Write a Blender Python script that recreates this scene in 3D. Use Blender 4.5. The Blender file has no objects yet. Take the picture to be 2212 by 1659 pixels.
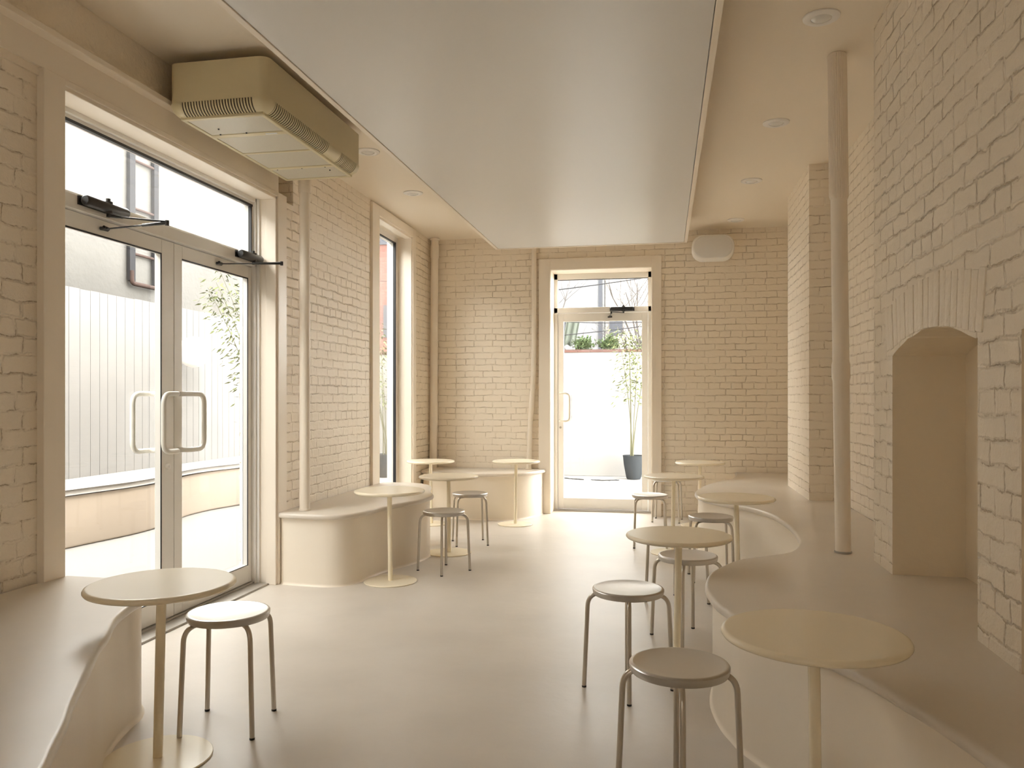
import bpy, bmesh, math, random
from mathutils import Vector, Matrix
random.seed(7)
PI = math.pi
scene = bpy.context.scene
C = scene.collection

# ------------------------------------------------------------------ camera, sky, exposure
F_PX, W_PX = 1700.0, 2212.0
YAW = math.atan(327.0 / F_PX)
cd = bpy.data.cameras.new('camera'); cam = bpy.data.objects.new('camera', cd); C.objects.link(cam)
cd.sensor_width = 36.0; cd.lens = F_PX / W_PX * 36.0
cd.shift_y = 30.5 / W_PX
cd.clip_start = 0.05; cd.clip_end = 300
cam.location = (0, 0, 1.3); cam.rotation_euler = (PI / 2, 0, YAW)
scene.camera = cam

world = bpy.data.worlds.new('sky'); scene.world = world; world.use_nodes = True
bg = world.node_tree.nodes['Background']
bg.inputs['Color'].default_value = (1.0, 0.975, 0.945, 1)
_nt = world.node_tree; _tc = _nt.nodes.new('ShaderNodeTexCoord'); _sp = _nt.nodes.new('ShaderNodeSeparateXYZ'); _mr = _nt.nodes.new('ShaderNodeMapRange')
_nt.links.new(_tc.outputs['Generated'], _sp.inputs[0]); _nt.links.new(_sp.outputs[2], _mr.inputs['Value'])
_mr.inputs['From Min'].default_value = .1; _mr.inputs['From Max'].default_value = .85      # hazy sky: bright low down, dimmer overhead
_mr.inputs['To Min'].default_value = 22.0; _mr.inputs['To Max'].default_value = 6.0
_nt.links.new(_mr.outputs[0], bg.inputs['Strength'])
scene.view_settings.view_transform = 'Standard'
scene.view_settings.look = 'None'
scene.view_settings.gamma = 1
scene.view_settings.use_curve_mapping = False
scene.view_settings.exposure = 0.64
cy = scene.cycles
cy.max_bounces = 14; cy.diffuse_bounces = 8; cy.glossy_bounces = 4; cy.transparent_max_bounces = 12
cy.sample_clamp_indirect = 12.0
cy.adaptive_threshold = 0.02; cy.caustics_reflective = False; cy.caustics_refractive = False

sd = bpy.data.lights.new('sun', 'SUN'); sd.energy = 1.5; sd.angle = math.radians(3); sd.color = (1, .95, .88)
sun = bpy.data.objects.new('sun', sd); C.objects.link(sun)
sun.rotation_euler = Vector((0.62, -0.25, 1.0)).to_track_quat('Z', 'Y').to_euler()

# ------------------------------------------------------------------ materials
def new_mat(name):
    m = bpy.data.materials.new(name); m.use_nodes = True
    nt = m.node_tree; b = nt.nodes['Principled BSDF']
    return m, nt, b
def N(nt, t, **kw):
    n = nt.nodes.new(t)
    for k, v in kw.items():
        if k in n.inputs: n.inputs[k].default_value = v
        else: setattr(n, k, v)
    return n
def rgba(c): return (c[0], c[1], c[2], 1)

def plain(name, col, rough=.5, metal=0.0, bump=0.0, bscale=60, var=0.0, vscale=5, spec=.5):
    m, nt, b = new_mat(name)
    b.inputs['Base Color'].default_value = rgba(col)
    b.inputs['Roughness'].default_value = rough
    b.inputs['Metallic'].default_value = metal
    b.inputs['Specular IOR Level'].default_value = spec
    geo = N(nt, 'ShaderNodeNewGeometry')
    if var:
        no = N(nt, 'ShaderNodeTexNoise', Scale=vscale, Detail=4.0)
        nt.links.new(geo.outputs['Position'], no.inputs['Vector'])
        mx = N(nt, 'ShaderNodeMix', data_type='RGBA')
        mx.inputs[6].default_value = rgba([c * (1 - var) for c in col]); mx.inputs[7].default_value = rgba([min(1, c * (1 + var * .6)) for c in col])
        nt.links.new(no.outputs['Fac'], mx.inputs[0]); nt.links.new(mx.outputs[2], b.inputs['Base Color'])
    if bump:
        n2 = N(nt, 'ShaderNodeTexNoise', Scale=bscale, Detail=5.0)
        nt.links.new(geo.outputs['Position'], n2.inputs['Vector'])
        bp = N(nt, 'ShaderNodeBump', Strength=1.0, Distance=bump)
        nt.links.new(n2.outputs['Fac'], bp.inputs['Height']); nt.links.new(bp.outputs['Normal'], b.inputs['Normal'])
    return m

def brick_mat(name, col, row=.070, width=.205, mortar=.010, depth=.010, rough=.55, dirt=.75, dirt_col=(.42, .32, .20),
              warp=.016, mix_mortar=None, brick_cols=None, rough_amt=1.0):
    m, nt, b = new_mat(name)
    L = nt.links.new
    geo = N(nt, 'ShaderNodeNewGeometry'); sep = N(nt, 'ShaderNodeSeparateXYZ'); L(geo.outputs['Position'], sep.inputs[0])
    add = N(nt, 'ShaderNodeMath', operation='ADD'); L(sep.outputs[0], add.inputs[0]); L(sep.outputs[1], add.inputs[1])
    com = N(nt, 'ShaderNodeCombineXYZ'); L(add.outputs[0], com.inputs[0]); L(sep.outputs[2], com.inputs[1])
    def noise(sc, det=3.0, rgh=.5):
        n = N(nt, 'ShaderNodeTexNoise', Scale=sc, Detail=det, Roughness=rgh); L(geo.outputs['Position'], n.inputs['Vector']); return n
    nw = noise(7.0, 4.0, .65)
    sub = N(nt, 'ShaderNodeVectorMath', operation='SUBTRACT'); sub.inputs[1].default_value = (.5, .5, .5); L(nw.outputs['Color'], sub.inputs[0])
    scl = N(nt, 'ShaderNodeVectorMath', operation='SCALE'); scl.inputs['Scale'].default_value = warp * 2; L(sub.outputs[0], scl.inputs[0])
    ad = N(nt, 'ShaderNodeVectorMath', operation='ADD'); L(com.outputs[0], ad.inputs[0]); L(scl.outputs[0], ad.inputs[1])
    def brick(mt, sm):
        t = N(nt, 'ShaderNodeTexBrick'); t.offset = .5; t.squash = .55; t.squash_frequency = 4
        t.inputs['Scale'].default_value = 1; t.inputs['Mortar Size'].default_value = mt; t.inputs['Mortar Smooth'].default_value = sm
        t.inputs['Brick Width'].default_value = width; t.inputs['Row Height'].default_value = row; t.inputs['Bias'].default_value = 0
        t.inputs['Color1'].default_value = rgba((0, 0, 0)); t.inputs['Color2'].default_value = rgba((1, 1, 1))
        L(ad.outputs[0], t.inputs['Vector']); return t
    t1 = brick(mortar, .85); t2 = brick(mortar * .3, .3)
    def math_(op, a, bb, clamp=False):
        n = N(nt, 'ShaderNodeMath', operation=op); n.use_clamp = clamp
        for i, v in enumerate((a, bb)):
            if isinstance(v, (int, float)): n.inputs[i].default_value = v
            else: L(v, n.inputs[i])
        return n.outputs[0]
    n1 = noise(26, 5, .6); n2 = noise(110, 4, .6); n3 = noise(5, 2)
    # how deep the joints are varies over the wall (thick paint fills them)
    fill = math_('ADD', math_('MULTIPLY', noise(2.2, 3).outputs['Fac'], 1.6), -.35, True)
    h = math_('MULTIPLY', math_('MULTIPLY', t1.outputs['Fac'], fill), -1.0)
    h = math_('ADD', h, math_('MULTIPLY', n1.outputs['Fac'], .55 * rough_amt))
    h = math_('ADD', h, math_('MULTIPLY', n2.outputs['Fac'], .14 * rough_amt))
    h = math_('ADD', h, math_('MULTIPLY', n3.outputs['Fac'], .9 * rough_amt))
    h = math_('ADD', h, math_('MULTIPLY', t1.outputs['Color'], .22))
    crack = N(nt, 'ShaderNodeMapRange'); crack.inputs['From Min'].default_value = .47; crack.inputs['From Max'].default_value = .57
    L(noise(9, 4, .7).outputs['Fac'], crack.inputs['Value'])
    ck = math_('MULTIPLY', crack.outputs[0], t2.outputs['Fac'])
    h = math_('ADD', h, math_('MULTIPLY', ck, -.4))
    bp = N(nt, 'ShaderNodeBump', Strength=1.0, Distance=depth); L(h, bp.inputs['Height']); L(bp.outputs['Normal'], b.inputs['Normal'])
    mx = N(nt, 'ShaderNodeMix', data_type='RGBA'); mx.inputs[6].default_value = rgba(col); mx.inputs[7].default_value = rgba(dirt_col)
    if brick_cols:
        m0 = N(nt, 'ShaderNodeMix', data_type='RGBA'); m0.inputs[6].default_value = rgba(brick_cols[0]); m0.inputs[7].default_value = rgba(brick_cols[1])
        L(t1.outputs['Color'], m0.inputs[0])
        m1 = N(nt, 'ShaderNodeMix', data_type='RGBA'); L(m0.outputs[2], m1.inputs[6]); m1.inputs[7].default_value = rgba(mix_mortar); L(t1.outputs['Fac'], m1.inputs[0])
        L(m1.outputs[2], mx.inputs[6])
    L(math_('MULTIPLY', ck, dirt), mx.inputs[0]); L(mx.outputs[2], b.inputs['Base Color'])
    b.inputs['Roughness'].default_value = rough
    return m

PAINT = (.86, .775, .65)
M = {}
M['brick'] = brick_mat('painted brick', PAINT, depth=.0065, mortar=.009)
M['brick_big'] = brick_mat('painted brick coarse', PAINT, row=.078, width=.215, mortar=.011, depth=.0078, warp=.024, rough_amt=1.5)
M['brick_smooth'] = brick_mat('painted brick back wall', PAINT, row=.070, width=.215, mortar=.008, depth=.0055, warp=.014, dirt=.6, rough_amt=.9)
M['plaster'] = plain('painted plaster', PAINT, .5, bump=.012, bscale=22)
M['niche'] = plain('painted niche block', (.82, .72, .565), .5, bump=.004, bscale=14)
M['ceiling'] = plain('ceiling paint', (.85, .77, .65), .45, bump=.0008, bscale=40)
M['trim'] = plain('satin trim paint', (.86, .78, .67), .35)
M['doorframe'] = plain('white aluminium', (.80, .775, .73), .35)
M['pull'] = plain('powder coated pull', (.70, .67, .60), .3)
M['panel'] = plain('satin stretch panel', (.73, .725, .715), .34, spec=.5)
M['gasket'] = plain('black gasket', (.02, .02, .022), .5)
M['black'] = plain('black closer metal', (.018, .018, .018), .3, spec=.6)
M['cement'] = plain('microcement floor', (.64, .585, .52), .36, bump=.002, bscale=11, var=.16, vscale=2.0)
M['bench_top'] = plain('microcement seat', (.70, .635, .55), .32, bump=.0015, bscale=8, var=.09, vscale=2.6)
M['bench_body'] = plain('smooth plaster front', (.84, .76, .645), .42, bump=.002, bscale=6, var=.03, vscale=3)
M['table'] = plain('cream powder coat', (.88, .795, .62), .24)
M['steel'] = plain('brushed steel', (.53, .505, .47), .31, metal=1.0)
M['steel_leg'] = plain('satin steel tube', (.56, .515, .45), .3, metal=1.0)
M['rubber'] = plain('black rubber', (.02, .02, .02), .6)
M['ac'] = plain('beige enamel', (.66, .585, .385), .35)
m_, nt_, b_ = new_mat('perforated enamel'); b_.inputs['Roughness'].default_value = .4
g_ = N(nt_, 'ShaderNodeNewGeometry'); v_ = N(nt_, 'ShaderNodeTexVoronoi', Scale=150.0, Randomness=.0); v_.feature = 'F1'; nt_.links.new(g_.outputs['Position'], v_.inputs['Vector'])
r_ = N(nt_, 'ShaderNodeMapRange'); r_.inputs['From Min'].default_value = .22; r_.inputs['From Max'].default_value = .30; nt_.links.new(v_.outputs['Distance'], r_.inputs['Value'])
x_ = N(nt_, 'ShaderNodeMix', data_type='RGBA'); x_.inputs[6].default_value = (.10, .085, .06, 1); x_.inputs[7].default_value = (.60, .56, .46, 1); nt_.links.new(r_.outputs[0], x_.inputs[0]); nt_.links.new(x_.outputs[2], b_.inputs['Base Color'])
M['ac_mesh'] = m_
M['ac_dark'] = plain('dark unit inside', (.10, .08, .05), .7)
M['white'] = plain('white plastic', (.86, .84, .81), .35)
M['grille'] = plain('light grey speaker mesh', (.76, .75, .74), .6, bump=.001, bscale=400)
M['lamp_lens'] = plain('lamp lens', (.78, .77, .74), .12)
M['badge'] = plain('silver badge', (.72, .76, .80), .3)
M['threshold'] = plain('grey threshold', (.42, .39, .35), .45, metal=.3)
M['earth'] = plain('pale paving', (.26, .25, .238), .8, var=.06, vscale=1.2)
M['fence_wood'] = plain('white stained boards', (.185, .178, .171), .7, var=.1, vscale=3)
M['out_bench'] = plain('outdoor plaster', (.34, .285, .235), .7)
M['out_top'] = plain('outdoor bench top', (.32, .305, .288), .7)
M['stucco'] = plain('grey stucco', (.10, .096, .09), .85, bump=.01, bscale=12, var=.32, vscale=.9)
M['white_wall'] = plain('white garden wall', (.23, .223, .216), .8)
M['ladder'] = plain('weathered galvanised ladder', (.02, .02, .022), .7, var=.3, vscale=14)
M['rust'] = plain('rusty rungs', (.045, .03, .026), .8, var=.3, vscale=20)
M['planter'] = plain('grey planter', (.035, .039, .043), .7)
M['stem'] = plain('bamboo cane', (.10, .098, .06), .5)
M['leaf'] = plain('bamboo leaf', (.10, .115, .05), .5)
M['bark'] = plain('bare bark', (.045, .04, .037), .9)
M['shrub'] = plain('shrub green', (.06, .085, .04), .7)
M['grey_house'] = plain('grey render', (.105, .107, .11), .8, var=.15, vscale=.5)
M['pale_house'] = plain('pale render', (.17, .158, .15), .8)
M['house_window'] = plain('dull house glass', (.03, .032, .038), .3)
M['wire'] = plain('cable', (.02, .02, .022), .6)
M['cloth'] = plain('pale green cloth', (.08, .09, .075), .9)
M['red_brick'] = brick_mat('red brick', (.08, .035, .028), row=.075, width=.21, mortar=.01, depth=.004, rough=.8, dirt=0,
                          mix_mortar=(.08, .055, .05), brick_cols=((.075, .036, .030), (.09, .045, .037)), rough_amt=.2)
M['debris'] = plain('dark leaf litter', (.03, .03, .03), .9)

def glass_mat(name, haze=0.0):
    m = bpy.data.materials.new(name); m.use_nodes = True; nt = m.node_tree; nt.nodes.clear()
    out = N(nt, 'ShaderNodeOutputMaterial'); tr = N(nt, 'ShaderNodeBsdfTransparent'); gl = N(nt, 'ShaderNodeBsdfGlossy', Roughness=.02)
    tr.inputs[0].default_value = (.97, .98, .97, 1)
    lw = N(nt, 'ShaderNodeLayerWeight'); pw = N(nt, 'ShaderNodeMath', operation='POWER'); pw.inputs[1].default_value = 5.0
    fr = N(nt, 'ShaderNodeMapRange'); fr.inputs['To Min'].default_value = .035; fr.inputs['To Max'].default_value = .9; mx = N(nt, 'ShaderNodeMixShader')
    nt.links.new(lw.outputs['Facing'], pw.inputs[0]); nt.links.new(pw.outputs[0], fr.inputs['Value'])
    nt.links.new(fr.outputs[0], mx.inputs[0]); nt.links.new(tr.outputs[0], mx.inputs[1]); nt.links.new(gl.outputs[0], mx.inputs[2])
    last = mx
    if haze:
        tl = N(nt, 'ShaderNodeBsdfTranslucent'); tl.inputs[0].default_value = (.9, .9, .9, 1)
        m2 = N(nt, 'ShaderNodeMixShader'); m2.inputs[0].default_value = haze
        nt.links.new(mx.outputs[0], m2.inputs[1]); nt.links.new(tl.outputs[0], m2.inputs[2]); last = m2
    nt.links.new(last.outputs[0], out.inputs[0])
    return m
M['glass'] = glass_mat('clear glass')
M['hazy_glass'] = glass_mat('hazy glass', .025)  # translucent haze mixed in to brighten the transom pane

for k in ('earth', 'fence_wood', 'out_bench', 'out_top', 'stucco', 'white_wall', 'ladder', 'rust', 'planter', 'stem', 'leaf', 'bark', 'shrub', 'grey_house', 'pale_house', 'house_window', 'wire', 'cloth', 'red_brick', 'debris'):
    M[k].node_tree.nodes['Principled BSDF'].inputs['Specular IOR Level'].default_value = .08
# ------------------------------------------------------------------ mesh helpers
def link(name, me, m, parent=None):
    o = bpy.data.objects.new(name, me); C.objects.link(o)
    if isinstance(m, (list, tuple)):
        for k in m: me.materials.append(M[k])
    else: me.materials.append(M[m])
    if parent is not None: o.parent = parent
    return o
def obj(name, bm, m, parent=None, smooth=False, loc=None, recalc=True):
    if recalc: bmesh.ops.recalc_face_normals(bm, faces=bm.faces)
    me = bpy.data.meshes.new(name); bm.to_mesh(me); bm.free()
    if smooth:
        me.polygons.foreach_set('use_smooth', [True] * len(me.polygons))
        if hasattr(me, 'set_sharp_from_angle'): me.set_sharp_from_angle(angle=math.radians(38))
    o = link(name, me, m, parent)
    if loc: o.location = loc
    return o
def tag(o, label=None, cat=None, group=None, kind=None):
    if label: o['label'] = label
    if cat: o['category'] = cat
    if group: o['group'] = group
    if kind: o['kind'] = kind
    return o
def empty(name, loc=(0, 0, 0), rz=0.0):
    o = bpy.data.objects.new(name, None); C.objects.link(o); o.location = loc; o.rotation_euler = (0, 0, rz); o.empty_display_size = .1
    return o
def box(bm, x0, x1, y0, y1, z0, z1, bevel=0.0, mi=0, seg=2):
    r = bmesh.ops.create_cube(bm, size=1.0)
    vs = r['verts']
    for v in vs:
        v.co = Vector(((x0 + x1) / 2 + v.co.x * (x1 - x0), (y0 + y1) / 2 + v.co.y * (y1 - y0), (z0 + z1) / 2 + v.co.z * (z1 - z0)))
    fs = set(f for v in vs for f in v.link_faces)
    for f in fs: f.material_index = mi
    if bevel:
        es = set(e for v in vs for e in v.link_edges)
        bmesh.ops.bevel(bm, geom=list(es), offset=bevel, segments=seg, affect='EDGES', profile=.5)
    return vs
def boxes(name, lst, m, parent=None, bevel=0.0, smooth=False):
    bm = bmesh.new()
    for b in lst: box(bm, *b, bevel=bevel)
    return obj(name, bm, m, parent, smooth)
def lathe(bm, prof, seg=40, c=(0, 0, 0), cap=True):
    rings = []
    for r, z in prof:
        if r < 1e-6: rings.append([bm.verts.new((c[0], c[1], c[2] + z))])
        else: rings.append([bm.verts.new((c[0] + r * math.cos(2 * PI * i / seg), c[1] + r * math.sin(2 * PI * i / seg), c[2] + z)) for i in range(seg)])
    for a, b in zip(rings, rings[1:]):
        for i in range(seg):
            j = (i + 1) % seg
            if len(a) == 1 and len(b) == 1: continue
            if len(a) == 1: bm.faces.new((a[0], b[j], b[i]))
            elif len(b) == 1: bm.faces.new((a[i], a[j], b[0]))
            else: bm.faces.new((a[i], a[j], b[j], b[i]))
    if cap:
        for r in (rings[0], rings[-1]):
            if len(r) > 1: bm.faces.new(r)
def tube(bm, pts, rad, seg=12, cap=True):
    pts = [Vector(p) for p in pts]; n = len(pts)
    rr = rad if isinstance(rad, (list, tuple)) else [rad] * n
    rings = []; up = None
    for i, p in enumerate(pts):
        t = (pts[min(i + 1, n - 1)] - pts[max(i - 1, 0)]).normalized()
        if up is None:
            up = Vector((0, 0, 1)) if abs(t.z) < .9 else Vector((1, 0, 0))
            up = (up - t * up.dot(t)).normalized()
        else:
            up = (up - t * up.dot(t)); up = up.normalized() if up.length > 1e-6 else Vector((1, 0, 0))
        s = t.cross(up)
        rings.append([bm.verts.new(p + (up * math.cos(2 * PI * k / seg) + s * math.sin(2 * PI * k / seg)) * rr[i]) for k in range(seg)])
    for a, b in zip(rings, rings[1:]):
        for k in range(seg):
            j = (k + 1) % seg; bm.faces.new((a[k], a[j], b[j], b[k]))
    if cap: bm.faces.new(rings[0]); bm.faces.new(rings[-1])
def fillet(pts, r, n=6):
    pts = [Vector(p) for p in pts]; out = [pts[0]]
    for i in range(1, len(pts) - 1):
        a, b, c = pts[i - 1], pts[i], pts[i + 1]
        u = (a - b).normalized(); v = (c - b).normalized()
        rr = min(r, (a - b).length * .49, (c - b).length * .49)
        p0, p1 = b + u * rr, b + v * rr
        for k in range(n + 1):
            t = k / n; out.append(p0 * (1 - t) ** 2 + b * 2 * t * (1 - t) + p1 * t * t)
    out.append(pts[-1]); return out
def catmull(pts, n=8):
    P = [Vector((p[0], p[1])) for p in pts]; P = [P[0] * 2 - P[1]] + P + [P[-1] * 2 - P[-2]]; out = []
    for i in range(1, len(P) - 2):
        p0, p1, p2, p3 = P[i - 1:i + 3]
        for k in range(n):
            t = k / n
            out.append(.5 * ((2 * p1) + (-p0 + p2) * t + (2 * p0 - 5 * p1 + 4 * p2 - p3) * t * t + (-p0 + 3 * p1 - 3 * p2 + p3) * t ** 3))
    out.append(P[-2]); return out

# ------------------------------------------------------------------ the room
XL, XR, YB, YF, ZC = -2.65, 1.345, 8.80, -2.6, 3.13
def struct(name, lst, m, bevel=0.0):
    o = boxes(name, lst, m, None, bevel); o['kind'] = 'structure'; return o
struct('floor', [(-2.9, 1.7, YF - .3, 9.10, -.12, 0)], 'cement')
struct('ceiling', [(-2.98, 1.75, YF - .35, 9.15, ZC, ZC + .35)], 'ceiling')

# left wall: brick piers around the double door and the tall window
bm = bmesh.new()
XO = -2.93
box(bm, XO, -2.67, YF, 2.97, 0, 2.72, mi=1)                      # near pier
box(bm, XO, -2.67, 2.97, 3.09, 0, 2.70, mi=1)
box(bm, XO, XL, 5.08, 6.98, 0, 2.70)                             # between door and window
box(bm, XO, XL, 5.33, 6.98, 2.70, ZC)
box(bm, XO, -2.80, 5.10, 5.33, 2.70, ZC)                         # set-back patch over the pier
box(bm, XO, XL, 6.98, 8.10, 3.04, ZC)
box(bm, XO, XL, 8.10, YB + .1, 0, ZC)
box(bm, XO, XL, 6.98, 8.10, 0, .05)
box(bm, XO, -2.66, YF, 5.10, 2.70, ZC, mi=2)                     # plaster strip over the beam
wl = obj('wall_left', bm, ['brick', 'brick_big', 'plaster']); wl['kind'] = 'structure'
bm = bmesh.new()
box(bm, -2.70, -2.645, YF, 5.10, 2.735, 2.87)
box(bm, -2.70, -2.59, YF, 5.10, 2.865, 2.895, bevel=.004)
tb = obj('trim_1', bm, 'trim'); tb['kind'] = 'structure'; tb['label'] = 'painted steel lintel beam over the double door'

# back wall
bm = bmesh.new()
box(bm, -2.93, -1.25, YB, YB + .32, 0, ZC); box(bm, -.125, 1.7, YB, YB + .32, 0, ZC); box(bm, -1.25, -.125, YB, YB + .32, 2.74, ZC)
wb = obj('wall_back', bm, 'brick_smooth'); wb['kind'] = 'structure'
# right wall, pier and chimney breast
struct('wall_right', [(XR, 1.65, YF, YB + .1, 0, ZC)], 'brick')
struct('trim_2', [(1.12, XR + .05, 6.49, 7.56, 0, ZC)], 'brick')['label'] = 'painted brick pier'
def arch_pts(y0, y1, zs, rise, n=14):
    out = []
    for i in range(n + 1):
        t = i / n; y = y0 + (y1 - y0) * t
        out.append((y + random.uniform(-.004, .004), zs + rise * (1 - (2 * t - 1) ** 2) + random.uniform(-.006, .006)))
    return out
bm = bmesh.new()
prof = [(.6, 0), (1.35, 0), (1.35, 1.50)] + arch_pts(1.40, 2.47, 1.50, .10)[0:] + [(2.52, 1.5), (2.52, 0), (2.845, 0), (2.845, 1.50)] \
    + arch_pts(2.86, 3.80, 1.50, .075) + [(3.83, 1.49), (3.83, 0), (4.15, 0), (4.15, ZC), (.6, ZC)]
fv = [bm.verts.new((1.02, y, z)) for y, z in prof]; bv = [bm.verts.new((XR + .03, y, z)) for y, z in prof]
bm.faces.new(fv); bm.faces.new(bv[::-1])
for i in range(len(prof)):
    j = (i + 1) % len(prof); f = bm.faces.new((fv[i], bv[i], bv[j], fv[j]))
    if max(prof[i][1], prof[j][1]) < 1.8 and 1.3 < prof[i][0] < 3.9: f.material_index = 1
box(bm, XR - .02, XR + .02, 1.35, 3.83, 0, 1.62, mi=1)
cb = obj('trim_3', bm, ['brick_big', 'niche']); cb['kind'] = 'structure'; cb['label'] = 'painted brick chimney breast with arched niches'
# soldier course over the niche, each brick slightly uneven
bm = bmesh.new()
nb = 19
for i in range(nb):
    t = (i + .5) / nb; y = 2.80 + (3.92 - 2.80) * t; zb = 1.50 + .075 * (1 - (2 * t - 1) ** 2) + (.0 if .04 < t < .96 else .01)
    tilt = (t - .5) * .34; h = .205 + random.uniform(-.006, .008); w = .0575
    vs = box(bm, 1.015 + random.uniform(-.0025, .0025), 1.03, -w / 2, w / 2, 0, h, bevel=.0055, seg=2)
    new = [v for v in bm.verts if abs(v.co.y) < .06 and v.co.z < .3]
    for v in new:
        yy, zz = v.co.y, v.co.z
        v.co.y = y + yy * math.cos(tilt) + zz * math.sin(tilt); v.co.z = zb + zz * math.cos(tilt) - yy * math.sin(tilt)
sol = obj('brick_arch', bm, 'plaster', cb, smooth=True)
# wall behind the camera
struct('wall_front', [(-2.98, -2.2, YF - .3, YF, 0, ZC), (-1.0, 1.65, YF - .3, YF, 0, ZC), (-2.2, -1.0, YF - .3, YF, 2.7, ZC), (-2.2, -1.0, YF - .3, YF, 0, .4)], 'plaster')
w2 = empty('fill_window', (0, YF - .15, 0)); w2['kind'] = 'structure'  # window added behind the camera to lift the foreground light
boxes('window_frame', [(-2.2, -2.14, -.04, .04, .4, 2.7), (-1.06, -1.0, -.04, .04, .4, 2.7), (-2.14, -1.06, -.04, .04, 2.64, 2.7), (-2.14, -1.06, -.04, .04, .4, .46)], 'doorframe', w2)
boxes('glass_pane', [(-2.14, -1.06, -.004, .004, .46, 2.64)], 'glass', w2)
so_ = struct('sky_block_wall', [(-14, 10, -12.5, -12, 0, 9)], 'fence_wood'); so_['label'] = 'unseen pale facade added to cut the sky in the fill window'  # unseen facade, added to block part of the sky from the added window

# ------------------------------------------------------------------ double door on the left
d1 = empty('door_1', (-2.83, 4.08, 0)); d1['kind'] = 'structure'
def rel(lst, ox, oy): return [(a - ox, b - ox, c - oy, d - oy, e, f) for a, b, c, d, e, f in lst]
DX, DY = -2.83, 4.08
boxes('door_casing', rel([(-2.70, -2.635, 2.965, 3.09, 0, 2.735), (-2.70, -2.635, 5.08, 5.205, 0, 2.735), (-2.70, -2.637, 3.09, 5.08, 2.705, 2.735),
                      (-2.90, -2.655, 3.075, 3.092, 0, 2.715), (-2.90, -2.655, 5.075, 5.092, 0, 2.715), (-2.925, -2.655, 3.085, 5.085, 2.688, 2.72),
                      (-2.72, -2.645, 5.06, 5.08, 0, 2.705), (-2.72, -2.645, 3.09, 5.08, 2.685, 2.705)], DX, DY), 'trim', d1, bevel=.003)
YA, YZ = 3.09, 5.08
boxes('door_frame', rel([(-2.90, -2.79, YA, YA + .045, 0, 2.70), (-2.90, -2.79, YZ - .0, YZ + .001, 0, 2.70),
                     (-2.90, -2.79, YA, YZ, 2.665, 2.695), (-2.90, -2.79, YA, YZ, 2.215, 2.285),
                     (-2.87, -2.81, YA, YZ, 2.285, 2.30), (-2.87, -2.81, YA, YZ, 2.645, 2.668)], DX, DY), 'doorframe', d1, bevel=.002)
boxes('door_jamb', rel([(-2.90, -2.79, 5.045, 5.08, 0, 2.70), (-2.84, -2.77, 5.06, 5.08, 0, 2.70), (-2.87, -2.81, 5.03, 5.046, 2.30, 2.645)], DX, DY), 'doorframe', d1, bevel=.002)
boxes('gasket', rel([(-2.83, -2.808, YA, 5.04, 2.632, 2.647), (-2.83, -2.808, 5.019, 5.031, 2.30, 2.646)], DX, DY), 'gasket', d1)
boxes('transom_pane', rel([(-2.866, -2.861, YA + .04, 5.035, 2.298, 2.648)], DX, DY), 'hazy_glass', d1)
boxes('threshold', rel([(-2.88, -2.70, YA, 5.08, 0, .012), (-2.86, -2.80, YA, 5.08, .012, .022)], DX, DY), 'threshold', d1)
def pull(bm, side, ax, y0, dy, zlo=.995, zhi=1.325, out=.075, r=.0145):
    # side: +1 room side, -1 outside; offset pull parallel to the leaf
    x0, x1 = ax, ax + side * out
    p = [(x0, y0, zhi), (x1, y0, zhi), (x1, y0 + dy, zhi), (x1, y0 + dy, zlo), (x1, y0, zlo), (x0, y0, zlo)]
    q = fillet([Vector(k) for k in p], .062, 9); tube(bm, q, r, 16)
def leaf(y0, y1, g0, g1, hside, lock):
    lf = boxes('door_leaf', rel([(-2.865, -2.82, y0, g0, .025, 2.21), (-2.865, -2.82, g1, y1, .025, 2.21),
                                 (-2.865, -2.82, g0, g1, 2.13, 2.21), (-2.865, -2.82, g0, g1, .025, .145)], DX, DY), 'doorframe', d1, bevel=.003)
    boxes('glass_pane', rel([(-2.862, -2.857, g0, g1, .145, 2.13)], DX, DY), 'glass', lf)
    boxes('glazing_gasket', rel([(-2.8225, -2.8195, g0, g1, 2.122, 2.131), (-2.8225, -2.8195, g1 - .009, g1, .145, 2.13), (-2.8225, -2.8195, g0, g1, .144, .149)], DX, DY), 'gasket', lf)
    bm = bmesh.new()
    hy = (g1 + .06 if hside < 0 else g0 - .04) - DY
    pull(bm, 1, -2.82 - DX, hy, .15 * hside); obj('pull_handle', bm, 'pull', lf, True)
    bm = bmesh.new(); pull(bm, -1, -2.865 - DX, hy, .15 * hside); obj('pull_handle', bm, 'pull', lf, True)
    if lock:
        bm = bmesh.new(); tube(bm, [(-2.82 - DX, g1 + .05 - DY, .905), (-2.806 - DX, g1 + .05 - DY, .905)], .017, 20)
        tube(bm, [(-2.81 - DX, g1 + .05 - DY, .905), (-2.80 - DX, g1 + .05 - DY, .905)], .008, 12); obj('lock_cylinder', bm, 'white', lf, True)
    return lf
leaf(3.137, 4.158, 3.20, 4.045, -1, True)
leaf(4.163, 5.045, 4.24, 5.0, 1, False)
boxes('leaf_gap', rel([(-2.86, -2.835, 4.156, 4.165, .03, 2.2), (-2.85, -2.83, 5.043, 5.047, .03, 2.21)], DX, DY), 'gasket', d1)
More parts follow.
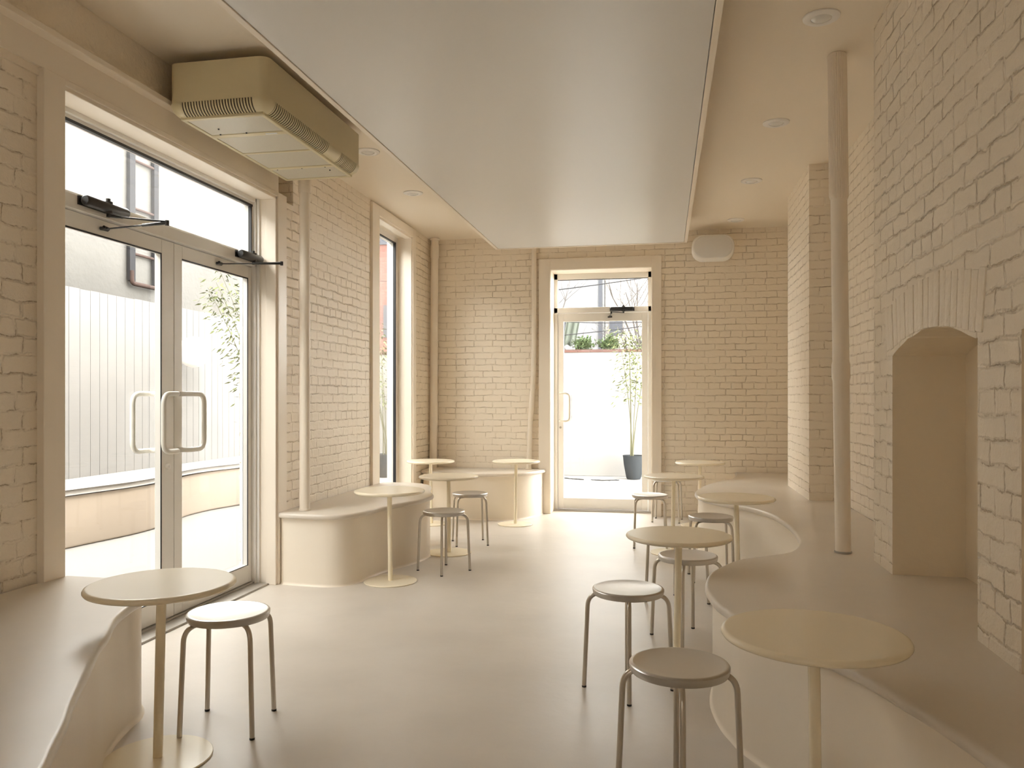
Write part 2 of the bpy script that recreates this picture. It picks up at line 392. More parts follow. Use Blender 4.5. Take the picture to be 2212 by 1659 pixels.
def closer(parent, ox, oy, body, elbow, shoe, pinion, axis='y', nrm=(1, 0, 0)):
    n = Vector(nrm)
    A, B = Vector(body[0]), Vector(body[1]); O = Vector((ox, oy, 0)); d = (B - A).normalized()
    bm = bmesh.new()
    a, b_ = A + n * .035 - O, B + n * .035 - O
    tube(bm, [a - d * .004, a, a + d * .006, b_ - d * .006, b_, b_ + d * .004], [.02, .025, .027, .027, .025, .02], 20)
    mid = Vector(pinion) + n * .035 - O
    tube(bm, [mid + Vector((0, 0, -.048)), mid + Vector((0, 0, -.03)), mid + Vector((0, 0, -.029)), mid + Vector((0, 0, .029)), mid + Vector((0, 0, .03)), mid + Vector((0, 0, .045))], [.009, .009, .022, .022, .011, .011], 14)
    q = .012
    for e in (a, b_):
        for s in (-1, 1): pass
    # mounting plate on the frame
    m0 = (a + b_) / 2 - n * .033
    ex = d * ((b_ - a).length / 2 + .012)
    vs = [m0 + sx * ex + Vector((0, 0, sz * .022)) + n * t for sx in (-1, 1) for sz in (-1, 1) for t in (-.004, .012)]
    r = bmesh.ops.create_cube(bm, size=1)
    for v, w in zip(sorted(r['verts'], key=lambda v: (v.co.x, v.co.y, v.co.z)), vs): pass
    for v in r['verts']:
        v.co = m0 + ex * (v.co.x * 2) + Vector((0, 0, v.co.z * .044)) + n * (v.co.y * .012)
    c = obj('door_closer', bm, 'black', parent, True)
    bm = bmesh.new()
    e = Vector(elbow) - O; s = Vector(shoe) + n * .012 - O; p = mid + Vector((0, 0, -.042))
    u = (e - p).normalized()
    tube(bm, fillet([p, p + u * .03 + Vector((0, 0, -.0)), e + Vector((0, 0, .006))], .02, 4), .0048, 8)
    k = (s - e)
    tube(bm, [e + Vector((0, 0, .012)), e + Vector((0, 0, -.014))], .010, 12)
    tube(bm, [e, e + k * .4, e + k * .42, s], [.0085, .0075, .0042, .0042], 8)
    tube(bm, [s - n * .012 - d * .02, s - n * .006 - d * .02, s - n * .006 + d * .025], .009, 8)
    tube(bm, [s - d * .012 + Vector((0, 0, .008)), s + d * .025 + Vector((0, 0, .004))], .0085, 10)
    obj('closer_arm', bm, 'black', c, True)
    return c
closer(d1, DX, DY, ((-2.79, 3.36, 2.262), (-2.79, 3.655, 2.262)), (-2.50, 3.63, 2.199), (-2.815, 3.56, 2.165), (-2.79, 3.52, 2.262))
closer(d1, DX, DY, ((-2.79, 4.79, 2.262), (-2.79, 5.05, 2.262)), (-2.50, 4.865, 2.199), (-2.815, 4.62, 2.165), (-2.79, 4.955, 2.262))

# ------------------------------------------------------------------ tall window on the left
w1 = empty('window_1', (-2.83, 7.55, 0)); w1['kind'] = 'structure'
DX, DY = -2.83, 7.55
boxes('window_casing', rel([(-2.70, -2.625, 6.87, 7.05, .05, 3.11), (-2.70, -2.625, 8.06, 8.16, .05, 3.11), (-2.70, -2.625, 7.05, 8.06, 3.02, 3.11),
                        (-2.92, -2.64, 8.06, 8.075, .05, 3.03), (-2.92, -2.64, 7.035, 7.05, .05, 3.03), (-2.92, -2.64, 7.05, 8.06, 3.015, 3.03), (-2.90, -2.64, 7.05, 8.06, .05, .065),
                        (-2.72, -2.64, 8.045, 8.06, .05, 3.015), (-2.72, -2.64, 7.05, 8.06, 3.0, 3.015)], DX, DY), 'trim', w1, bevel=.003)
boxes('window_frame', rel([(-2.88, -2.80, 8.0, 8.06, .05, 3.02), (-2.88, -2.80, 7.05, 7.10, .05, 3.02), (-2.88, -2.80, 7.1, 8.0, 2.955, 3.02), (-2.88, -2.80, 7.1, 8.0, .05, .12)], DX, DY), 'doorframe', w1, bevel=.002)
boxes('gasket', rel([(-2.824, -2.797, 7.982, 8.001, .12, 2.956), (-2.822, -2.799, 7.1, 8.0, 2.945, 2.956)], DX, DY), 'gasket', w1)
boxes('glass_pane', rel([(-2.843, -2.837, 7.1, 8.0, .12, 2.955)], DX, DY), 'glass', w1)

# ------------------------------------------------------------------ glazed door in the back wall
d2 = empty('door_2', (-.69, 9.1, 0)); d2['kind'] = 'structure'
DX, DY = -.69, 9.1
XA, XZ = -1.25, -.125
boxes('door_casing', rel([(-1.38, XA, 8.765, 8.81, 0, 2.865), (XZ, -.02, 8.765, 8.81, 0, 2.865), (XA, XZ, 8.765, 8.81, 2.74, 2.865),
                      (XA - .015, XA + .006, 8.775, 9.16, 0, 2.745), (XZ - .006, XZ + .015, 8.775, 9.16, 0, 2.745), (XA, XZ, 8.775, 9.16, 2.735, 2.75)], DX, DY), 'trim', d2, bevel=.003)
boxes('door_frame', rel([(XA, XA + .045, 9.06, 9.14, 0, 2.74), (XZ - .045, XZ, 9.06, 9.14, 0, 2.74), (XA, XZ, 9.06, 9.14, 2.67, 2.74), (XA, XZ, 9.06, 9.14, 2.285, 2.345)], DX, DY), 'doorframe', d2, bevel=.003)
boxes('gasket', rel([(XA + .045, XZ - .045, 9.072, 9.076, 2.662, 2.672), (XA + .043, XA + .048, 9.072, 9.076, 2.345, 2.67), (XZ - .048, XZ - .043, 9.072, 9.076, 2.345, 2.67)], DX, DY), 'gasket', d2)
boxes('transom_pane', rel([(XA + .045, XZ - .045, 9.097, 9.103, 2.345, 2.67)], DX, DY), 'glass', d2)
boxes('threshold', rel([(XA, XZ, 9.0, 9.16, 0, .014)], DX, DY), 'threshold', d2)
x0, x1, g0, g1 = XA + .048, XZ - .048, XA + .115, XZ - .115
lf = boxes('door_leaf', rel([(x0, g0, 9.075, 9.12, .02, 2.28), (g1, x1, 9.075, 9.12, .02, 2.28), (g0, g1, 9.075, 9.12, 2.185, 2.28), (g0, g1, 9.075, 9.12, .02, .145)], DX, DY), 'doorframe', d2, bevel=.003)
boxes('glass_pane', rel([(g0, g1, 9.095, 9.101, .145, 2.185)], DX, DY), 'glass', lf)
for s, yy in ((-1, 9.075), (1, 9.12)):
    bm = bmesh.new(); mx_ = x0 + .03 - DX
    p = [(mx_, yy - DY, 1.355), (mx_, yy - DY + s * .075, 1.355), (mx_ + .115, yy - DY + s * .075, 1.355), (mx_ + .115, yy - DY + s * .075, 1.035), (mx_, yy - DY + s * .075, 1.035), (mx_, yy - DY, 1.035)]
    tube(bm, fillet(p, .055, 8), .0135, 14); obj('pull_handle', bm, 'pull', lf, True)
bm = bmesh.new(); tube(bm, [(x0 + .03 - DX, 9.076 - DY, .96), (x0 + .03 - DX, 9.062 - DY, .96)], .013, 16); obj('lock_cylinder', bm, 'threshold', lf, True)
closer(d2, DX, DY, ((-.59, 9.06, 2.315), (-.335, 9.06, 2.315)), (-.575, 8.90, 2.262), (-.60, 9.07, 2.23), (-.445, 9.06, 2.315), nrm=(0, -1, 0))

# ------------------------------------------------------------------ dropped panel, lights, speaker, heater unit
pn = empty('ceiling_panel', (-.76, 3.2, 2.9)); tag(pn, 'large smooth off-white rectangular panel dropped below the ceiling', 'ceiling panel')
def shift(lst, c): return [(a - c[0], b - c[0], d - c[1], e - c[1], f - c[2], g - c[2]) for a, b, d, e, f, g in lst]
PX0, PX1, PY0, PY1 = -1.735, .205, -2.0, 8.25
cc = (-.76, 3.2, 2.9)
boxes('panel_board', shift([(PX0, PX1, PY0, PY1, 2.90, 2.95)], cc), 'panel', pn)
boxes('panel_frame', shift([(PX0 - .035, PX0 - .004, PY0 - .03, PY1 + .03, 2.895, 2.96), (PX1 + .004, PX1 + .035, PY0 - .03, PY1 + .03, 2.895, 2.96),
                            (PX0 - .035, PX1 + .035, PY1 + .004, PY1 + .03, 2.895, 2.96), (PX0 - .035, PX1 + .035, PY0 - .03, PY0 - .004, 2.895, 2.96),
                            (PX0 - .02, PX1 + .02, PY0 - .02, PY1 + .02, 2.951, 2.975)], cc), 'trim', pn, bevel=.002)
boxes('hanger', shift([(PX0 + .3, PX0 + .34, y, y + .04, 2.97, ZC) for y in (-1.5, 1, 3.5, 6, 7.8)] + [(PX1 - .34, PX1 - .3, y, y + .04, 2.97, ZC) for y in (-1.5, 1, 3.5, 6, 7.8)], cc), 'trim', pn)

def downlight(x, y, label):
    r = empty('downlight', (x, y, ZC)); tag(r, label, 'ceiling light', 'recessed white downlights')
    bm = bmesh.new(); lathe(bm, [(.046, -.0005), (.086, -.0005), (.085, -.006), (.078, -.010), (.056, -.013), (.048, -.010), (.046, -.0005)], 40, cap=False); obj('trim_ring', bm, 'white', r, True)
    bm = bmesh.new(); lathe(bm, [(.05, -.006), (.042, -.013), (.03, -.019), (.014, -.022), (0, -.0225)], 32); obj('lens', bm, 'lamp_lens', r, True)
    return r
downlight(.745, 3.99, 'white downlight nearest the camera, above and left of the leaning fluted pipe')
downlight(.735, 5.46, 'second white downlight from the camera in the row right of the dropped panel')
downlight(.728, 6.88, 'third white downlight from the camera in the row right of the dropped panel')
downlight(.73, 8.36, 'white downlight just above the wall speaker, farthest of the right row')
downlight(-2.15, 5.53, 'white downlight half hidden behind the far end of the ceiling air conditioner')
downlight(-2.19, 6.72, 'white downlight on the ceiling near the tall narrow window')

def superell(bm, w, d, h, c, seg=24, e=.35):
    pass
sp = empty('wall_speaker', (.515, 8.66, 2.885)); tag(sp, 'white rounded loudspeaker mounted high on the back brick wall right of the glazed door', 'speaker')
def pill(bm, w, h, y0, y1, inset_profile, seg=14):
    # rounded-rectangle outline in x,z swept along y with an inset profile [(t, inset)]
    rings = []
    for t, ins in inset_profile:
        ww, hh = w / 2 - ins, h / 2 - ins; r = min(hh, .115)
        pts = []
        for cx, cz, a0 in ((ww - r, hh - r, 0), (-ww + r, hh - r, PI / 2), (-ww + r, -hh + r, PI), (ww - r, -hh + r, 3 * PI / 2)):
            for k in range(seg + 1):
                a = a0 + PI / 2 * k / seg; pts.append((cx + r * math.cos(a), y0 + (y1 - y0) * t, cz + r * math.sin(a)))
        rings.append([bm.verts.new(p) for p in pts])
    n = len(rings[0])
    for a, b in zip(rings, rings[1:]):
        for i in range(n): j = (i + 1) % n; bm.faces.new((a[i], a[j], b[j], b[i]))
    bm.faces.new(rings[0]); bm.faces.new(rings[-1])
bm = bmesh.new(); pill(bm, .435, .27, -.13, .10, [(0, .022), (.03, .008), (.1, .0), (.5, .0), (.8, .02), (1, .07)]); so = obj('speaker_body', bm, 'white', sp, True); 
bm = bmesh.new(); pill(bm, .405, .24, -.136, -.12, [(0, .012), (.3, .004), (1, .0)]); obj('speaker_grille', bm, 'grille', sp, True)
boxes('wall_bracket', [(-.05, .05, .06, .14, -.04, .04)], 'white', sp)
sp.rotation_euler = (math.radians(-4), 0, 0)
for ch in list(sp.children): pass

# ceiling heater / air unit
ac = empty('air_conditioner', (-2.30, 4.405, 2.80)); tag(ac, 'beige rounded cassette air conditioner hanging under the ceiling above the double door', 'air conditioner')
def rrect(w, l, r, z, n=8):
    pts = []
    for cx, cy_, a0 in ((w - r, l - r, 0), (-w + r, l - r, PI / 2), (-w + r, -l + r, PI), (w - r, -l + r, 1.5 * PI)):
        for k in range(n + 1):
            a = a0 + PI / 2 * k / n; pts.append((cx + r * math.cos(a), cy_ + r * math.sin(a), z))
    return pts
def loft(bm, rings, cap0=True, cap1=True):
    R = [[bm.verts.new(p) for p in r] for r in rings]
    n = len(R[0])
    for a, b in zip(R, R[1:]):
        for i in range(n): j = (i + 1) % n; bm.faces.new((a[i], a[j], b[j], b[i]))
    if cap0: bm.faces.new(R[0])
    if cap1: bm.faces.new(R[-1])
AW, AL = .285, .645
bm = bmesh.new()
loft(bm, [rrect(AW, AL, .05, .065), rrect(AW, AL, .05, .275)])
obj('unit_housing', bm, 'ac', ac, True)
bm = bmesh.new()
rs = []
for k in range(0, 9):   # quarter-round lower edge
    a = PI / 2 * k / 8; rs.append(rrect(AW - .062 * (1 - math.sin(a)) + .0, AL - .062 * (1 - math.sin(a)), .05, .064 - .062 * math.cos(a)))
loft(bm, [rs[0]] + rs[1:], True, True)
obj('lower_shell', bm, 'ac_dark', ac, True)
# cream lower shell pieces and slats
bm = bmesh.new()
def shell_strip(a0, a1, axis, side, off=.004, n=8):
    rows = []
    for k in range(n + 1):
        a = PI / 2 * k / n; ins = .062 * (1 - math.sin(a)) - off * math.sin(a); z = .064 - .062 * math.cos(a) - off * math.cos(a)
        if axis == 'y': rows.append((Vector((side * (AW - ins), a0, z)), Vector((side * (AW - ins), a1, z))))
        else: rows.append((Vector((a0, side * (AL - ins), z)), Vector((a1, side * (AL - ins), z))))
    vs = [(bm.verts.new(p), bm.verts.new(q)) for p, q in rows]
    for a, b in zip(vs, vs[1:]): bm.faces.new((a[0], a[1], b[1], b[0]))
    # side thickness so a slat reads as solid
    c = Vector((side * (AW - .06), 0, .06)) if axis == 'y' else Vector((0, side * (AL - .06), .06))
    for idx in (0, 1):
        for a, b in zip(vs, vs[1:]):
            pa, pb = a[idx].co.copy(), b[idx].co.copy()
            def inner(p):
                q = p.copy()
                if axis == 'y': q.x += (c.x - p.x) * .22
                else: q.y += (c.y - p.y) * .22
                q.z += (c.z - p.z) * .22; return q
            va, vb = bm.verts.new(inner(pa)), bm.verts.new(inner(pb))
            bm.faces.new((a[idx], b[idx], vb, va))
for side in (-1, 1):
    # long sides: slats with a solid middle bridge
    y = -AL + .09
    while y < AL - .09:
        if not (.12 < y < .30): shell_strip(y, y + .009, 'y', side)
        y += .0205
    shell_strip(.12, .30, 'y', side)
    x = -AW + .075
    while x < AW - .08:
        shell_strip(x, x + .008, 'x', side); x += .0165
obj('vent_grille', bm, 'ac', ac, False)
bm = bmesh.new()
for sx in (-1, 1):
    for sy in (-1, 1):
        bm = bmesh.new(); g = []
        for k in range(9):
            a = PI / 2 * k / 8; ins = .062 * (1 - math.sin(a)) - .0045 * math.sin(a); z = .064 - .062 * math.cos(a) - .0045 * math.cos(a)
            row = []
            w, l, r = AW - ins, AL - ins, max(.012, .055 - ins * .6)
            if sy: 
                row.append((sx * (w), sy * (AL - .085), z))
                for q in range(9):
                    b_ = PI / 2 * q / 8; row.append((sx * (w - r + r * math.cos(b_)), sy * (l - r + r * math.sin(b_)), z))
                row.append((sx * (AW - .075), sy * l, z))
            g.append([bm.verts.new(p) for p in row])
        for a, b in zip(g, g[1:]):
            for i in range(len(a) - 1): bm.faces.new((a[i], a[i + 1], b[i + 1], b[i]))
        obj('corner_cap', bm, 'ac', ac, True)
bm = bmesh.new()
for (a, b, c, d) in ((-AW + .045, AW - .045, -AL + .045, -AL + .07), (-AW + .045, AW - .045, AL - .07, AL - .045), (-AW + .045, -AW + .068, -AL + .07, AL - .07), (AW - .068, AW - .045, -AL + .07, AL - .07),
                     (-AW + .06, AW - .06, -.335, -.29), (-AW + .06, AW - .06, .0, .02), (-AW + .06, AW - .06, .315, .35)):
    box(bm, a, b, c, d, -.012, .004, bevel=.003)
obj('bottom_frame', bm, 'ac', ac, True)
for c, d in ((-AL + .07, -.335), (-.29, 0), (.02, .315), (.35, AL - .07)):
    bm = bmesh.new(); box(bm, -AW + .068, AW - .068, c + .003, d - .003, -.008, .003, bevel=.002); obj('filter_panel', bm, 'ac_mesh', ac)
for x, y in ((-.12, -.43), (-.16, -.345), (.0, -.345), (-.17, .345), (0, .345), (.16, .345), (.16, .42)):
    bm = bmesh.new(); tube(bm, [(x, y, -.0135), (x, y, -.004)], .0045, 8); obj('screw', bm, 'gasket', ac)
bm = bmesh.new(); pill(bm, .06, .001, 0, .001, [(0, 0), (1, 0)]) if False else box(bm, .10, .17, -.323, -.305, -.0135, -.010, bevel=.001); obj('badge', bm, 'badge', ac)
boxes('ceiling_mount', [(-.18, -.14, -.5, .5, .27, ZC - 2.80), (.14, .18, -.5, .5, .27, ZC - 2.80)], 'ac_dark', ac)

# ------------------------------------------------------------------ pipes
def pipe(name, label, pts, radii, rings=(), flute=False, pedestal=None):
    r = empty(name, pts[0]); tag(r, label, 'pipe')
    o = Vector(pts[0]); bm = bmesh.new()
    tube(bm, [Vector(p) - o for p in pts], radii, 28); obj('pipe_run', bm, 'trim', r, True)
    for k, (p, q, rad) in enumerate(rings):
        bm = bmesh.new(); d = (Vector(q) - Vector(p))
        tube(bm, [Vector(p) - o, Vector(p) + d * .12 - o, Vector(q) - d * .12 - o, Vector(q) - o], [rad * .93, rad, rad, rad * .93], 28); obj('pipe_collar', bm, 'trim', r, True)
    return r
pipe('heating_pipe', 'cream vertical pipe standing on the bench between the double door and the tall window',
     [(-2.51, 5.23, .5), (-2.51, 5.23, ZC)], .037, [((-2.51, 5.23, 2.76), (-2.51, 5.23, 2.90), .044), ((-2.51, 5.23, .5), (-2.51, 5.23, .515), .041)])
pipe('heating_pipe', 'cream vertical pipe in the back left corner with a collar near the ceiling',
     [(-2.595, 8.70, .5), (-2.575, 8.70, ZC)], .043, [((-2.577, 8.70, 2.90), (-2.575, 8.70, 3.06), .049), ((-2.5745, 8.70, ZC - .02), (-2.5745, 8.70, ZC), .055), ((-2.582, 8.70, 1.95), (-2.582, 8.70, 1.97), .045), ((-2.587, 8.7, .97), (-2.587, 8.7, 1.3), .0445)])
pipe('heating_pipe', 'thin cream pipe bending beside the casing of the back glazed door',
     [(-1.49, 8.75, .5), (-1.475, 8.75, 1.0), (-1.44, 8.75, 1.5), (-1.43, 8.75, 2.0), (-1.43, 8.75, ZC)], .028, [((-1.49, 8.75, .5), (-1.49, 8.75, .512), .04)])
# leaning fluted pipe on the right bench
pr = empty('heating_pipe', (.915, 4.33, .5)); tag(pr, 'stout leaning cream pipe with a fluted upper part on the right bench', 'pipe')
o = Vector((.915, 4.33, .5)); top = Vector((.908, 4.44, ZC)) - o
def along(t): return top * t
bm = bmesh.new(); tube(bm, [along(0), along(.36), along(.5), along(1)], [.038, .041, .041, .041], 28); obj('pipe_run', bm, 'trim', pr, True)
bm = bmesh.new()
seg = 56; ringsf = []
for t in (.703, .71, .85, .997):
    c = along(t); ringsf.append([bm.verts.new(c + Vector((math.cos(2 * PI * k / seg), math.sin(2 * PI * k / seg), 0)) * ((.0485 if k % 2 else .0452) * (1 if t > .705 else .9))) for k in range(seg)])
for a, b in zip(ringsf, ringsf[1:]):
    for k in range(seg): j = (k + 1) % seg; bm.faces.new((a[k], a[j], b[j], b[k]))
bm.faces.new(ringsf[0]); bm.faces.new(ringsf[-1]); obj('fluted_sleeve', bm, 'trim', pr)
bm = bmesh.new(); tube(bm, [along(.335), along(.345), along(.37), along(.378)], [.039, .0455, .0455, .041], 28); obj('pipe_collar', bm, 'trim', pr, True)
bm = bmesh.new(); tube(bm, [along(0), along(.003)], .043, 28); obj('base_ring', bm, 'threshold', pr, True)

# ------------------------------------------------------------------ built-in benches
def bench(name, label, pts, close, sign, height=.5, top='bench_top', body='bench_body', inset=.03, sl=.036, tilt=None, zbase=0):
    cv = catmull(pts, 8); n = len(cv)
    nr = []
    for i in range(n):
        d = (cv[min(i + 1, n - 1)] - cv[max(i - 1, 0)]).normalized(); nr.append(Vector((-d.y, d.x)) * sign)
    cl = [Vector(p) for p in close]
    rnd = random.Random(5); wob = [math.sin(i * .37) * .0012 + rnd.uniform(-.0007, .0007) for i in range(n)]
    root = empty(name, (cl[0].x, cl[0].y, 0)); O = Vector((cl[0].x, cl[0].y, 0)); tag(root, label, 'bench')
    def ring(bm, off, z, wf=1):
        return [bm.verts.new(Vector((p.x + q.x * (off + wob[i] * wf), p.y + q.y * (off + wob[i] * wf), z)) - O) for i, (p, q) in enumerate(zip(cv, nr))]
    bm = bmesh.new(); H = height
    prof = [(inset + .02, H - sl), (.010, H - sl), (.003, H - sl + .004), (0, H - sl + .011), (0, H - .013), (.0025, H - .0055), (.008, H - .0012), (.016, H)]
    R = [ring(bm, a, z) for a, z in prof]
    for a, b in zip(R, R[1:]):
        for i in range(n - 1): bm.faces.new((a[i], a[i + 1], b[i + 1], b[i]))
    ct = [bm.verts.new(Vector((p.x, p.y, H)) - O) for p in cl]; cb_ = [bm.verts.new(Vector((p.x, p.y, H - sl)) - O) for p in cl]
    bm.faces.new(R[-1] + ct); bm.faces.new((R[0] + cb_)[::-1])
    obj('seat_slab', bm, top, root, True)
    bm = bmesh.new()
    prof = [(inset - .012, 0), (inset - .006, .004), (inset - .001, .010), (inset, .02), (inset, H - sl)]
    R = [ring(bm, a, z, .5) for a, z in prof]
    for a, b in zip(R, R[1:]):
        for i in range(n - 1): bm.faces.new((a[i], a[i + 1], b[i + 1], b[i]))
    ct = [bm.verts.new(Vector((p.x, p.y, H - sl)) - O) for p in cl]; cb_ = [bm.verts.new(Vector((p.x, p.y, 0)) - O) for p in cl]
    bm.faces.new(R[-1] + ct); bm.faces.new((R[0] + cb_)[::-1])
    obj('bench_front', bm, body, root, True)
    return root
bench('built_in_bench', 'long wavy plaster bench along the right wall under the leaning pipe',
      [(.76, 8.79), (.75, 8.6), (.72, 8.33), (.65, 8.08), (.50, 7.76), (.41, 7.54), (.33, 7.25), (.275, 6.98), (.262, 6.77), (.30, 6.5), (.43, 6.26), (.57, 6.07), (.66, 5.9), (.725, 5.68), (.755, 5.48), (.775, 5.2),
       (.77, 4.9), (.75, 4.66), (.71, 4.46), (.66, 4.33), (.60, 4.25), (.51, 4.175), (.40, 4.09), (.32, 3.97), (.255, 3.84), (.21, 3.71), (.185, 3.58), (.176, 3.44), (.182, 3.31), (.20, 3.19), (.225, 3.09), (.26, 2.99),
       (.335, 2.85), (.43, 2.68), (.51, 2.53), (.585, 2.37), (.64, 2.21), (.68, 2.08), (.71, 1.96), (.735, 1.8), (.76, 1.5), (.76, 1.0), (.72, .4), (.7, -.3), (.75, -1.2), (.8, -2.59)],
      [(1.34, -2.59), (1.34, 8.79)], 1)
bench('built_in_bench', 'curved plaster bench with a rounded tip between the double door and the tall window',
      [(-2.645, 5.085), (-2.60, 5.065), (-2.45, 5.05), (-2.30, 5.045), (-2.19, 5.075), (-2.12, 5.14), (-2.077, 5.24), (-2.055, 5.37), (-2.035, 5.52), (-1.985, 5.70), (-1.915, 5.86), (-1.872, 6.02), (-1.86, 6.18), (-1.88, 6.32), (-1.95, 6.48),
       (-2.02, 6.68), (-2.06, 6.85), (-2.11, 6.97), (-2.22, 7.09), (-2.36, 7.145), (-2.5, 7.15), (-2.62, 7.13)], [(-2.62, 7.06), (-2.64, 7.0), (-2.645, 5.2)], 1)
bench('built_in_bench', 'curved plaster bench in the back left corner beside the glazed door',
      [(-2.645, 8.40), (-2.5, 8.28), (-2.34, 8.205), (-2.1, 8.155), (-1.86, 8.14), (-1.65, 8.18), (-1.5, 8.28), (-1.39, 8.43), (-1.33, 8.6), (-1.30, 8.75)], [(-1.39, 8.79), (-2.645, 8.79)], 1)
bench('built_in_bench', 'plaster bench under the near left brick wall with a slanting front edge',
      [(-2.64, 3.115), (-2.43, 3.11), (-2.27, 3.075), (-2.14, 2.985), (-2.06, 2.87), (-2.03, 2.75), (-1.995, 2.63), (-1.94, 2.515), (-1.86, 2.38), (-1.79, 2.25), (-1.70, 2.10), (-1.62, 1.97), (-1.53, 1.82), (-1.44, 1.69), (-1.37, 1.57),
       (-1.31, 1.47), (-1.22, 1.25), (-1.15, .95), (-1.13, .6), (-1.18, .2), (-1.3, -.3), (-1.35, -.8), (-1.3, -1.5), (-1.25, -2.59)], [(-2.66, -2.59), (-2.66, 2.9)], -1, inset=.035)

# ------------------------------------------------------------------ cafe tables
def table(top, base, label, br=.187):
    r = empty('cafe_table', (base[0], base[1], 0)); tag(r, label, 'table', 'round cream cafe tables')
    dx, dy = top[0] - base[0], top[1] - base[1]
    bm = bmesh.new(); lathe(bm, [(0, .626), (.19, .626), (.20, .626), (.235, .628), (.245, .632), (.2495, .638), (.2495, .642), (.246, .648), (.240, .6508), (.236, .651), (.232, .651), (0, .651)], 80, (dx, dy, 0)); obj('tabletop', bm, 'table', r, True)
    bm = bmesh.new(); tube(bm, [(0, 0, .006), (dx * .5, dy * .5, .32), (dx, dy, .628)], .0165, 28); obj('pole', bm, 'table', r, True)
    bm = bmesh.new(); lathe(bm, [(0, .0), (br - .002, 0), (br, .002), (br, .006), (br - .002, .008), (br - .006, .0082), (.03, .009), (0, .009)], 72); obj('base_plate', bm, 'table', r, True)
    return r
table((-1.736, 2.49), (-1.79, 2.545), 'round cream table nearest the camera on the left, in front of the double door')
table((-1.905, 5.31), (-1.90, 5.315), 'round cream table at the near end of the bench between double door and window')
table((-1.768, 6.38), (-1.768, 6.395), 'round cream table between two steel stools, left of the aisle by the curved bench tip')
table((-2.385, 7.90), (-2.355, 7.83), 'round cream table in the back left corner in front of the corner pipe', .17)
table((-1.505, 8.05), (-1.497, 7.96), 'lone round cream table before the corner bench, left of the glazed back door', .18)
table((.072, 3.84), (.062, 3.84), 'round cream table beside the middle bulge of the right bench, stools all around it', .165)
table((.41, 2.305), (.418, 2.31), 'large round cream table closest to the camera at the bottom right', .175)
table((.47, 5.365), (.485, 5.37), 'round cream table standing in the deep curve of the right bench')
table((.085, 6.73), (.075, 6.74), 'round cream table with a stool hidden behind it, right of the glazed back door', .185)
table((.365, 8.23), (.36, 8.22), 'farthest round cream table near the back brick wall on the right')

# ------------------------------------------------------------------ steel stools
def stool_meshes():
    out = {}
    root = empty('steel_stool')
    bm = bmesh.new()
    lathe(bm, [(0, .4435), (.04, .444), (.09, .4465), (.13, .4505), (.145, .4535), (.1505, .4545), (.1555, .453), (.159, .4485), (.1585, .440), (.1555, .4285), (.1535, .425), (.150, .427), (.147, .44), (.10, .437), (0, .434)], 72, cap=False)
    obj('seat', bm, 'steel', root, True)
    for k in range(4):
        a = PI / 2 * k; u = Vector((math.cos(a), math.sin(a), 0))
        bm = bmesh.new()
        p = [u * .06 + Vector((0, 0, .4245)), u * .178 + Vector((0, 0, .4225)), u * .196 + Vector((0, 0, .006))]
        tube(bm, fillet(p, .062, 9), .0098, 14); lg = obj('leg', bm, 'steel_leg', root, True)
        bm = bmesh.new(); q = u * .196; tube(bm, [q + Vector((0, 0, 0)), q + Vector((0, 0, .008))], .0102, 14); obj('foot_cap', bm, 'rubber', lg, True)
    return root
def children(o): return [c for c in bpy.data.objects if c.parent == o]
def copy_tree(o, parent=None):
    c = o.copy(); C.objects.link(c); c.parent = parent
    for ch in children(o): copy_tree(ch, c)
    return c
proto = stool_meshes()
STOOLS = [(-1.70, 2.865, 56, 'steel stool beside the nearest left table, in front of the double door'),
          (-1.625, 5.73, 11, 'steel stool standing in front of the middle left table, its seat lower in view'),
          (-1.70, 6.85, -23, 'steel stool partly behind the pole of the middle left table, near the corner bench'),
          (.05, 2.578, 2, 'steel stool closest to the camera at the bottom right'),
          (-.155, 3.555, 4, 'steel stool with a bright shining seat at the left of the right-hand group'),
          (.13, 4.36, -10, 'steel stool right behind the pole of the table at the right bench bulge'),
          (.085, 5.10, 3, 'steel stool whose seat is hidden behind the tabletop at the right bench bulge'),
          (.335, 5.83, -40, 'steel stool before the deep curve of the right bench, left of the table standing there'),
          (-.115, 7.03, 47, 'steel stool directly in front of the right side of the glazed back door'),
          (.04, 8.50, 38, 'farthest steel stool, only its legs showing below a tabletop by the back wall')]
for i, (x, y, a, lab) in enumerate(STOOLS):
    s = proto if i == 0 else copy_tree(proto)
    s.location = (x, y, 0); s.rotation_euler = (0, 0, math.radians(a)); tag(s, lab, 'stool', 'steel stools around the cafe tables')

